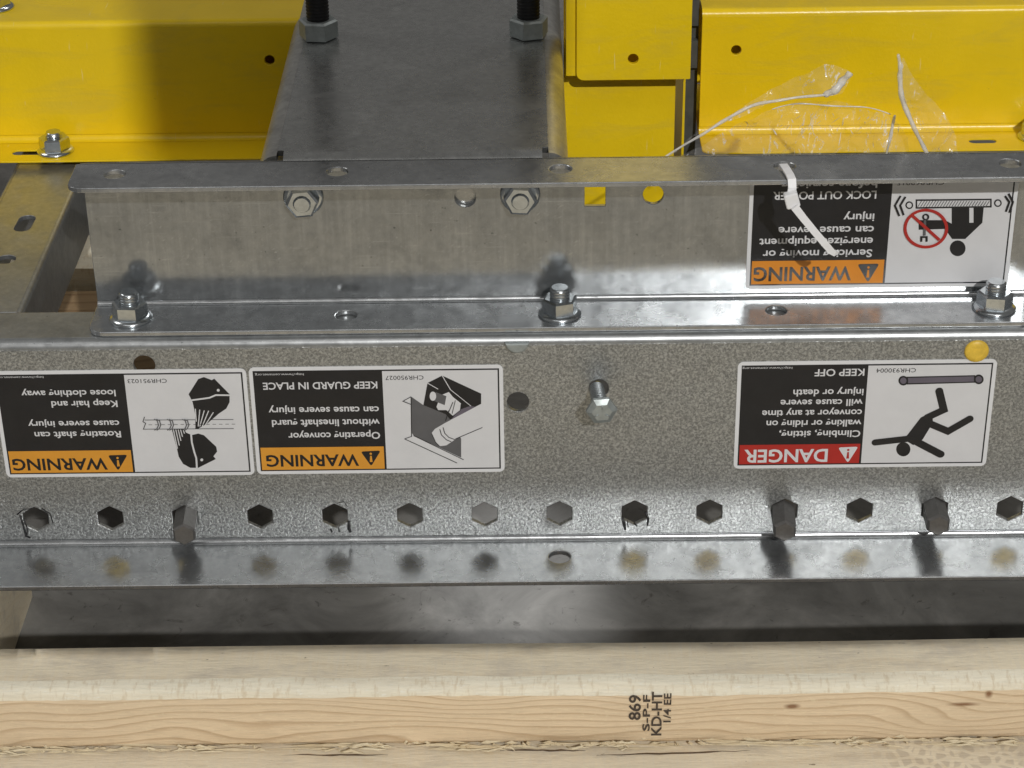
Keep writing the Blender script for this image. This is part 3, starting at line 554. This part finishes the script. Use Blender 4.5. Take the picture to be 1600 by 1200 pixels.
# ------------------------------------------------------------------ cross member at the left
cm = thing('cross_member', 'flat galvanised cross member with slots running back from the side channel', 'cross member', (-11.3, 5, HL))
mb = MB(); x0, x1 = -12.15, -10.52
sheet(mb, [(x0+.12, 1.26), (x1-.1, 1.26), (x1-.1, 16), (x0+.12, 16)], [slot(-11.28, 5.35, .80, .36, 88), circ(-11.32, 3.62, .2), slot(-11.24, 8.66, .5, .3, 0)], T, (0, 0, HL), X, Y)
bend(mb, 1.26, 16, (x1-.1, HL-.1), .1, .0, 0, 90, 6, axis='y')
sheet(mb, [(1.26, HL-1.5), (16, HL-1.5), (16, HL-.1), (1.26, HL-.1)], [], T, (x1, 0, 0), Y, Z)
bend(mb, 1.26, 16, (x0+.12, HL-.1), .1, .0, 180, 90, 6, axis='y')
sheet(mb, [(-16, HL-1.5), (-1.26, HL-1.5), (-1.26, HL-.1), (-16, HL-.1)], [], T, (x0+.02, 0, 0), -Y, Z)
mb.build('top_plate', 'galv_dull', cm)

# ------------------------------------------------------------------ grey mounting plate with threaded rods
mp = thing('mounting_plate', 'dark grey steel mounting plate with folded edges behind the bracket channel', 'steel plate', (-2.75, 6, HT))
PX0, PX1 = -5.72, .22; ZP = 7.75; PY0 = 1.46; BR = .38
mb = MB()
sheet(mb, [(PX0+BR, PY0+BR), (PX1-BR, PY0+BR), (PX1-BR, 16), (PX0+BR, 16)], [circ(-5.05, 7.9, .25), circ(-.5, 7.85, .25)], .12, (0, 0, ZP), X, Y, .004); bend(mb, PX0+BR+.12, PX1-BR-.12, (PY0+BR, ZP-BR), BR, BR-.12, 180, 90, 10); nb = len(mb.f)
bend(mb, PY0+.12, 16, (PX0+BR, ZP-BR), BR, BR-.12, 180, 90, 10, axis='y')
bend(mb, PY0+.12, 16, (PX1-BR, ZP-BR), BR, BR-.12, 0, 90, 10, axis='y')
mb.mi[nb:] = [1]*(len(mb.mi)-nb)
sheet(mb, [(PX0+.4, 5.6), (PX1-.4, 5.6), (PX1-.4, ZP-BR), (PX0+.4, ZP-BR)], [], .12, (0, PY0, 0), X, Z)
sheet(mb, [(-16, 5.6), (-PY0-.12, 5.6), (-PY0-.12, ZP-BR), (-16, ZP-BR)], [], .12, (PX0, 0, 0), -Y, Z)
sheet(mb, [(PY0+.12, 5.6), (16, 5.6), (16, ZP-BR), (PY0+.12, ZP-BR)], [], .12, (PX1, 0, 0), Y, Z)
mb.build('plate', ['plate', 'scuffed'], mp)
for x, y, ph, lab in ((-5.03, 7.95, .15, 'black threaded rod with hex nut near the left edge of the mounting plate'), (-.50, 7.9, .52, 'black threaded rod with hex nut near the right edge of the mounting plate')):
    rd = thing('threaded_rod', lab, 'threaded rod', (x, y, ZP), 'threaded rods standing in the mounting plate')
    mb = MB(); thread(mb, (x, y, ZP), Z, .25, -1.5, 6, .075); mb.build('rod', 'black_rod', rd)
    mb = MB(); hexprism(mb, (x, y, ZP+.004), Z, .74, .42, ph, .05); mb.build('hex_nut', 'zinc_dull', rd)

# ------------------------------------------------------------------ yellow guards
ZF = 4.84; YB = 9.32; TY = .10
def guard(label, xa, xb, zt, fl_holes, face_holes, nuts, tops):
    t = thing('guard_channel', label, 'yellow guard', ((xa+xb)/2, YB, 4.74), 'yellow guard channels behind the brackets')
    mb = MB(); r = .14
    sheet(mb, [(xa, ZF+r), (xb, ZF+r), (xb, zt-r), (xa, zt-r)], face_holes, TY, (0, YB, 0), X, Z)
    bend(mb, xa, xb, (YB-r, ZF+r), r, r+.04, 0, -90, 8)
    bend(mb, xa, xb, (YB+r, zt-r), r, r-TY, 180, 90, 8)
    sheet(mb, [(xa, YB+r), (xb, YB+r), (xb, YB+3.2), (xa, YB+3.2)], tops, TY, (0, 0, zt), X, Y)
    mb.build('face', 'yellow', t)
    mb = MB(); sheet(mb, [(xa, ZF), (xb, ZF), (xb, zt-TY-.02), (xa, zt-TY-.02)], [], TY, (0, YB+3.05, 0), X, Z)
    sheet(mb, [(xa, YB+.12), (xb, YB+.12), (xb, YB+3), (xa, YB+3)], [], TY, (0, 0, ZF), X, Y); mb.build('back', 'yellow', t)
    mb = MB(); sheet(mb, rrect(xa, 8.16, xb, YB-r, (.22, .22, 0, 0)), fl_holes, .04, (0, 0, ZF), X, Y); mb.build('foot_flange', 'yellow', t)
    for n in nuts: flange_nut(t, n, Z, .3, .16, 1.0)
    return t
guard('long yellow guard channel left of the mounting plate, half of it in shadow', -17, -.3, 7.66, [slot(-11.72, 8.66, .95, .26)], [circ(-6.31, 6.72, .115)], [(-11.22, 8.70, ZF), (-12.55, 10.35, 7.66)], [])
guard('yellow guard channel behind the clear plastic film on the right', 3.36, 17, 7.76, [slot(9.7, 8.66, .62, .24)], [circ(4.14, 6.82, .115)], [(10.93, 8.82, ZF)], [])
mb = MB()
up = thing('guard_post', 'upright yellow guard post with overlapping cover panel right of the mounting plate', 'yellow post', (1.6, 8, -5.5))
sheet(mb, rrect(.52, 6.86, 2.98, 14, (.16, .03, 0, 0)), [circ(1.74, 7.34, .115)], .12, (0, 7.5, 0), X, Z)
mb.build('cover_panel', 'yellow', up)
mb = MB(); sheet(mb, [(-.5-7.5, 6.86), (-7.62, 6.86), (-7.62, 14), (-8.0, 14)], [], .1, (2.98, 0, 0), -Y, Z) if False else None
mb.box((2.88, 7.622, 6.87), (2.98, 8.55, 14)); mb.box((.30, 7.56, 6.95), (.50, 8.2, 14)); mb.build('cover_side', 'yellow', up)
mb = MB(); sheet(mb, [(.26, .5), (2.72, .5), (2.72, 8.5), (.26, 8.5)], [], .12, (0, 8.2, 0), X, Z); mb.build('post_front', 'yellow', up)
mb = MB(); mb.box((2.88, 8.1, .5), (2.93, 10.8, 6.85)); mb.build('post_side', 'yellow', up)
sb = MB(); sheet(sb, [(3.0, -5.5), (3.33, -5.5), (3.33, 14), (3.0, 14)], [], .2, (0, 9.8, 0), X, Z)
sb.box((3.06, 9.6, 6.3), (3.30, 9.78, 6.95)); sb.box((3.06, 9.6, 7.3), (3.30, 9.78, 8.0))
tag(sb.build('support_bar', 'grey_part'), 'dark grey upright bar seen in the gap beside the yellow post', 'steel bar')

# ------------------------------------------------------------------ hexagonal roller shafts through the web
for hx, tip, lab in ((-7.5, (-7.41, -.78, .69), 'dark hexagonal shaft end through the web under the left stickers'),
                     (4.5, (4.42, -.80, .63), 'dark hexagonal shaft end with pitted tip below the danger sticker'),
                     (7.5, (7.45, -.72, .68), 'rightmost dark hexagonal shaft end, tilted to the right')):
    a = Vector((hx, .6, .60)); b = Vector(tip); ax = (b-a).normalized()
    mb = MB(); Rr = .43/math.sqrt(3)
    t = ax.orthogonal().normalized(); s = ax.cross(t)
    # phase so that a corner points up
    upv = (Z - ax*Z.dot(ax)).normalized(); ph = math.atan2(upv.dot(s), upv.dot(t))
    Ln = (b-a).length
    mb.lathe([(Rr*.9, -6), (Rr, -5.9), (Rr, Ln-.05), (Rr*.82, Ln)], a, ax, 6, 0, False, ph)
    o = mb.build('hex_shaft', 'steel_dark'); tag(o, lab, 'shaft', 'hexagonal shafts sticking out of the side channel')

# ------------------------------------------------------------------ cable tie
ct = thing('cable_tie', 'white nylon cable tie looped through a hole in the bracket flange', 'cable tie', (4.23, .2, HT))
def strap(mb, pts, wd, th, wdir):
    pts = [Vector(p) for p in pts]; n = len(pts); vs = []
    for i, p in enumerate(pts):
        d = (pts[min(i+1, n-1)]-pts[max(i-1, 0)]).normalized(); wv = (Vector(wdir) - d*Vector(wdir).dot(d)).normalized(); nv = d.cross(wv)
        k = wd[i] if isinstance(wd, (list, tuple)) else wd
        vs += [p+wv*k/2+nv*th/2, p-wv*k/2+nv*th/2, p-wv*k/2-nv*th/2, p+wv*k/2-nv*th/2]
    fs = []
    for i in range(n-1):
        for k in range(4): fs.append((4*i+k, 4*i+(k+1) % 4, 4*i+4+(k+1) % 4, 4*i+4+k))
    fs += [(3, 2, 1, 0), tuple(4*(n-1)+k for k in range(4))]
    mb.add(vs, fs)
mb = MB(); strap(mb, [(4.20, .84, 7.45), (4.20, .80, 7.72), (4.20, .72, 7.82), (4.23, .5, 7.83), (4.27, .25, 7.82), (4.29, .10, 7.80), (4.30, .04, 7.66), (4.28, .02, 7.5)], .155, .04, (1, .1, 0)); mb.build('loop', 'tie', ct)
mb = MB(); sheet(mb, rrect(-.13, -.14, .13, .15, .04), [], .2, (4.29, -.16, 7.46), Vector((.96, 0, .28)), Vector((-.28, 0, .96)), .03); mb.build('head', 'tie', ct)
mb = MB(); strap(mb, [(4.33, -.20, 7.38), (4.50, -.22, 7.16), (4.72, -.24, 6.89), (4.92, -.22, 6.64), (5.05, -.18, 6.47), (5.13, -.16, 6.40), (5.21, -.12, 6.42)], [.15, .14, .135, .135, .13, .10, .04], .05, (.85, .2, .5)); mb.build('tail', 'tie', ct)

# ------------------------------------------------------------------ clear plastic film
def film(name, label, rows, depth, rolls):
    """rows: list of (left, right) outline points from bottom to top in XZ; wrinkled sheet between them"""
    th = thing(name, label, 'plastic film', (rows[0][0][0], depth, HT), 'scraps of clear packing film')
    nu, nv = 90, 60; vs = []; R = random.Random(label)
    ph = [R.random()*6 for _ in range(8)]
    for j in range(nv+1):
        t = j/nv*(len(rows)-1); i = min(int(t), len(rows)-2); q = t-i
        (a0, b0), (a1, b1) = rows[i], rows[i+1]
        A = Vector(a0).lerp(Vector(a1), q); B = Vector(b0).lerp(Vector(b1), q)
        for k in range(nu+1):
            p = A.lerp(B, k/nu); u_, v_ = p.x, p.y
            y = depth + .10*math.sin(3.1*u_+2*v_+ph[0]) + .06*math.sin(5.3*u_-4.4*v_+ph[1]) + .022*math.sin(11*u_+7*v_+ph[2]) + .05*abs(math.sin(3.7*u_+5*v_+ph[3])) + .05*max(0, math.sin(6*u_-5*v_+ph[4]))**3
            vs.append((p.x, y, p.y))
    fs = [(j*(nu+1)+k, j*(nu+1)+k+1, (j+1)*(nu+1)+k+1, (j+1)*(nu+1)+k) for j in range(nv) for k in range(nu)]
    mb = MB(); mb.add(vs, fs, 0, True); mb.build('sheet', 'film', th)
    for pts, r in rolls:
        mb = MB(); n = len(pts); pp = []; r = r*.68
        pv = [Vector(q) for q in pts]
        for i in range(n-1):
            p0, p1, p2, p3 = pv[max(i-1, 0)], pv[i], pv[i+1], pv[min(i+2, n-1)]
            for s_ in range(8):
                q = s_/8
                pp.append(.5*(2*p1+(p2-p0)*q+(2*p0-5*p1+4*p2-p3)*q*q+(3*p1-p0-3*p2+p3)*q**3))
        pp.append(Vector(pts[-1]))
        m2 = len(pp)
        mb.tube([(p.x, depth-.02+.02*math.sin(i*.5), p.y) for i, p in enumerate(pp)], [r*(.45+.55*math.sin(math.pi*min(1, (i+2)/m2*1.2)*.8))*(1+.12*math.sin(i*.9)) for i in range(m2)], 7)
        mb.build('rolled_edge', 'film_edge', th)
    return th
film('plastic_film', 'clear film scrap with a rolled lower edge rising from behind the bracket', [((2.12, 7.30), (2.2, 7.33)), ((2.73, 7.75), (2.85, 7.79)), ((3.21, 8.04), (3.5, 8.12)), ((3.69, 8.39), (4.05, 8.40)), ((4.16, 8.68), (4.54, 8.50)), ((4.63, 9.0), (5.14, 8.58)), ((5.11, 9.19), (5.45, 8.62)), ((5.54, 9.05), (5.60, 8.9))], 2.3,
     [([(2.05, 7.28), (2.73, 7.74), (3.21, 8.05), (3.6, 8.30), (4.05, 8.44), (4.54, 8.51), (5.14, 8.58)], .05), ([(5.12, 8.56), (5.3, 8.66), (5.45, 8.84), (5.58, 9.02)], .12)])
film('plastic_film', 'low crumpled sheet of clear film standing just above the bracket flange', [((2.40, 7.05), (6.95, 7.07)), ((2.9, 7.35), (6.88, 7.45)), ((3.52, 7.7), (6.72, 7.70)), ((4.1, 8.02), (6.45, 7.94)), ((4.73, 8.18), (5.98, 8.09)), ((5.0, 8.2), (5.5, 8.14))], 2.85, [([(4.2, 8.06), (4.73, 8.18), (5.36, 8.11), (5.98, 8.09), (6.51, 7.93)], .022), ([(6.60, 7.9), (6.55, 7.5), (6.50, 7.1)], .05)])
film('plastic_film', 'narrow pointed piece of clear film at the right with a white rolled edge', [((7.18, 7.30), (7.75, 7.30)), ((7.02, 7.7), (7.70, 7.7)), ((6.80, 8.1), (7.46, 8.16)), ((6.62, 8.5), (7.08, 8.55)), ((6.5, 9.0), (6.70, 9.05)), ((6.42, 9.34), (6.55, 9.36))], 2.2,
     [([(6.45, 9.40), (6.5, 9.2), (6.52, 8.95), (6.58, 8.55), (6.75, 8.15), (6.98, 7.7), (7.2, 7.3)], .075)])

mb = MB(); R = random.Random(11)  # pale slivers standing for glints on the film's folds
for k in range(16):
    x = R.uniform(4.3, 5.9); z = R.uniform(7.55, 7.98); a = R.choice((.9, 1.9, 2.2, .6, 1.2)); ln = R.uniform(.08, .26)
    d = Vector((math.cos(a), .15, math.sin(a)))*ln; p0 = Vector((x, 2.66, z)); nn = Vector((-d.z, 0, d.x)).normalized()*R.uniform(.008, .02)
    mb.add([p0, p0+d*.4+nn+Vector((0, -.03, 0)), p0+d, p0+d*.6-nn+Vector((0, .01, 0))], [(0, 1, 2, 3)], 0, False)
cr_o = mb.build('crease_glint', 'film_edge', bpy.data.objects['plastic_film.001'])
# ------------------------------------------------------------------ timber
def beam(name, x0, x1, prof, mats, facemat, parent=None, jag=0.0, seed=1, n=260):
    """timber swept along X; prof = closed list of (y, z); facemat(i) = material index of profile edge i"""
    R = random.Random(seed); m = len(prof); vs = []; fs = []; mi = []
    ph = [R.random()*6 for _ in range(m*3)]
    walk = [0.0]*m
    for k in range(n+1):
        x = x0+(x1-x0)*k/n
        for i, (y, z) in enumerate(prof):
            jg = jag*(2.2 if i == 0 else 1); walk[i] += R.uniform(-1, 1)*jg; walk[i] *= .80
            if i == 0 and R.random() < .03 and x < -4: walk[i] -= R.uniform(.05, .16)
            dy = .012*math.sin(.55*x+ph[i % 3]) + walk[i]; dz = .018*math.sin(.4*x+ph[3]) + walk[i]*.7*(1 if i % 2 else -1)
            vs.append((x, y+dy, z+dz))
    for k in range(n):
        for i in range(m):
            a, b = k*m+i, k*m+(i+1) % m
            fs.append((a, b, b+m, a+m)); mi.append(facemat(i))
    mb = MB(); mb.add(vs, fs); mb.mi = mi; mb.sm = [True]*len(mi)
    mb.f.append(tuple(range(m))); mb.f.append(tuple(n*m+i for i in reversed(range(m)))); mb.mi += [0, 0]; mb.sm += [False, False]
    mb.recalc = True
    return mb.build(name, mats, parent)
tb = thing('timber_beam', 'planed pine beam with printed grade stamp in the foreground', 'timber', (0, -3.6, -1.72))
prof = [(-2.95, -.42), (-3.3, -.40), (-3.7, -.40), (-3.96, -.41), (-4.10, -.43), (-4.20, -.47), (-4.27, -.53), (-4.305, -.62), (-4.31, -.9), (-4.31, -1.3), (-4.31, -1.66), (-4.28, -1.72), (-2.95, -1.72)]
def fm(i): return 1 if i < 3 else (2 if i < 7 else 0)
beam('plank', -16, 16, prof, ['wood_front', 'wood_top', 'wood_edge'], fm, tb, .010, 3)
# grade stamp: printed sideways, reads upwards
mb = MB()
def up_text(s, xa, xb, z0, z1):
    vs, fs = text_mesh(s, .02); 
    mb.add([(xb-(xb-xa)*b/CAP, -4.318-.012*abs(math.sin(.55*(xb)))*0 - .016, z0+(z1-z0)*a) for a, b in vs], fs)
up_text('869', 1.215, 1.425, -1.19, -.60); up_text('S-P-F', 1.475, 1.60, -1.45, -.60); up_text('KD-HT', 1.64, 1.82, -1.56, -.53); up_text('1/4 EE', 1.86, 1.99, -1.25, -.57)
mb.build('grade_stamp', 'ink', tb)
db = thing('deck_board', 'rough pale deck board under the stamped beam, with splintered edge', 'timber', (0, -6, -3.0))
prof2 = [(-3.2, -1.80), (-4.2, -1.80), (-4.5, -1.80), (-5.2, -1.81), (-6.5, -1.81), (-9.0, -1.81), (-9.06, -1.86), (-9.06, -2.6), (-3.2, -2.6)]
beam('board', -16.5, 16.5, prof2, ['wood_deck'], lambda i: 0, db, .004, 9)
for k, (ya, lab) in enumerate(((-9.5, 'added deck board just in front of the splintered board, out of view'), (-15.6, 'added deck board nearest the viewer, out of view'))):  # two unseen boards added to brighten what the web reflects
    o = beam('deck_board', -16.5, 16.5, [(ya, -1.81), (ya-2.5, -1.81), (ya-5.6, -1.81), (ya-5.6, -2.6), (ya, -2.6)], ['wood_top'], lambda i: 0, None, .003, 20+k)
    tag(o, lab, 'timber')
# splinters torn along the seam
mb = MB(); R = random.Random(5)
for _ in range(190):
    x = R.uniform(-11, 11); ln = R.choice((.08, .12, .2, .3, .5, .9, 1.6))*R.uniform(.5, 1.2); y = -4.33-R.uniform(0, .10); z = -1.70+R.uniform(-.07, .04)
    if R.random() < .3: z += R.uniform(0, .06)
    hgt = R.uniform(.008, .03) if ln < .5 else R.uniform(.006, .018); dz = R.uniform(-.04, .04); dy = R.uniform(-.05, .03)
    a = Vector((x, y, z)); e = Vector((x+ln, y+dy, z+dz))
    mid = a.lerp(e, R.uniform(.2, .6))
    mb.add([a, mid+Vector((0, -hgt*.6, -hgt)), mid+Vector((0, -hgt, hgt*.5)), mid+Vector((0, .03, hgt)), e], [(0,1,2),(0,2,3),(0,3,1),(4,2,1),(4,3,2),(4,1,3)])
# bigger torn slivers in clusters and curled fibres
for cx, n_ in ((-10.6, 9), (-7.4, 7), (-4.2, 10), (-1.6, 8), (.55, 12), (5.6, 7), (7.6, 12), (9.4, 9)):
    for _ in range(n_):
        x = cx+R.uniform(-.55, .55); y = -4.34-R.uniform(0, .16); z = -1.72+R.uniform(-.05, .06); ln = R.uniform(.15, .6)
        pts = [(x, y, z), (x+ln*.3, y-R.uniform(0, .05), z+R.uniform(0, .05)), (x+ln*.7, y-R.uniform(0, .06), z+R.uniform(-.02, .06)), (x+ln, y-R.uniform(-.02, .04), z+R.uniform(-.06, .02))]
        h0 = R.uniform(.012, .035); mb.tube(pts, [h0*.4, h0, h0*.8, .002], 4)
so = mb.build('splinters', 'splinter', db); so['kind'] = 'stuff'
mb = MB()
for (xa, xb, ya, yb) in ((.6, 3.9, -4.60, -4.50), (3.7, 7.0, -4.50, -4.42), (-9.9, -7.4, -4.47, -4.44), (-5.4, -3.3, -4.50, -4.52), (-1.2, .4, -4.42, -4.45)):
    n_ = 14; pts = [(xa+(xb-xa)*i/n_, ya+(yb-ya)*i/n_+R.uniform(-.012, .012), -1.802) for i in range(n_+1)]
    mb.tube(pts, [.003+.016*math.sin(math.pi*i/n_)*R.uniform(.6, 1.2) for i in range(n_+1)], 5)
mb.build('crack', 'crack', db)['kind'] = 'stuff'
mb = MB()
beam_l = thing('pallet_block', 'short timber under the left end of the side channel', 'timber', (-11.6, 0, -5.5))
mb.box((-14.2, -2.3, -5.5), (-12.5, 6, -.14)); mb.build('block', 'wood_top', beam_l)
# pallet boards below the frame, seen in the gap at the left
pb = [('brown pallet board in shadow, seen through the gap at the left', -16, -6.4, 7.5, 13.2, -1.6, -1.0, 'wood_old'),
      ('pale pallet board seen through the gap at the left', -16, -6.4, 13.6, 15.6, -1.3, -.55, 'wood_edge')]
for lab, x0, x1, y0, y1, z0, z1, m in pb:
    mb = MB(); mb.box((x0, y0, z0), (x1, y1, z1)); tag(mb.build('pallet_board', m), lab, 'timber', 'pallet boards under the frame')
mb = MB(); mb.box((-15, 7.6, -5.5), (-13.4, 15.5, -1.62)); mb.box((-8.6, 7.6, -5.5), (-7, 15.5, -1.62))
# ------------------------------------------------------------------ unseen block added just behind the camera to cast shade on the upper middle
hb2 = thing('shade_block', 'dark block added behind the viewer to cast a shadow, outside the picture', 'shade_caster', (8.5, -46, 37.3))
mb = MB(); sheet(mb, rrect(5.24, 37.3, 11.8, 80, (1.8, 2.5, .5, .5), 10), [], 2.0, (0, -46, 0), X, Z, .2); mb.build('caster_body', 'grey_part', hb2)
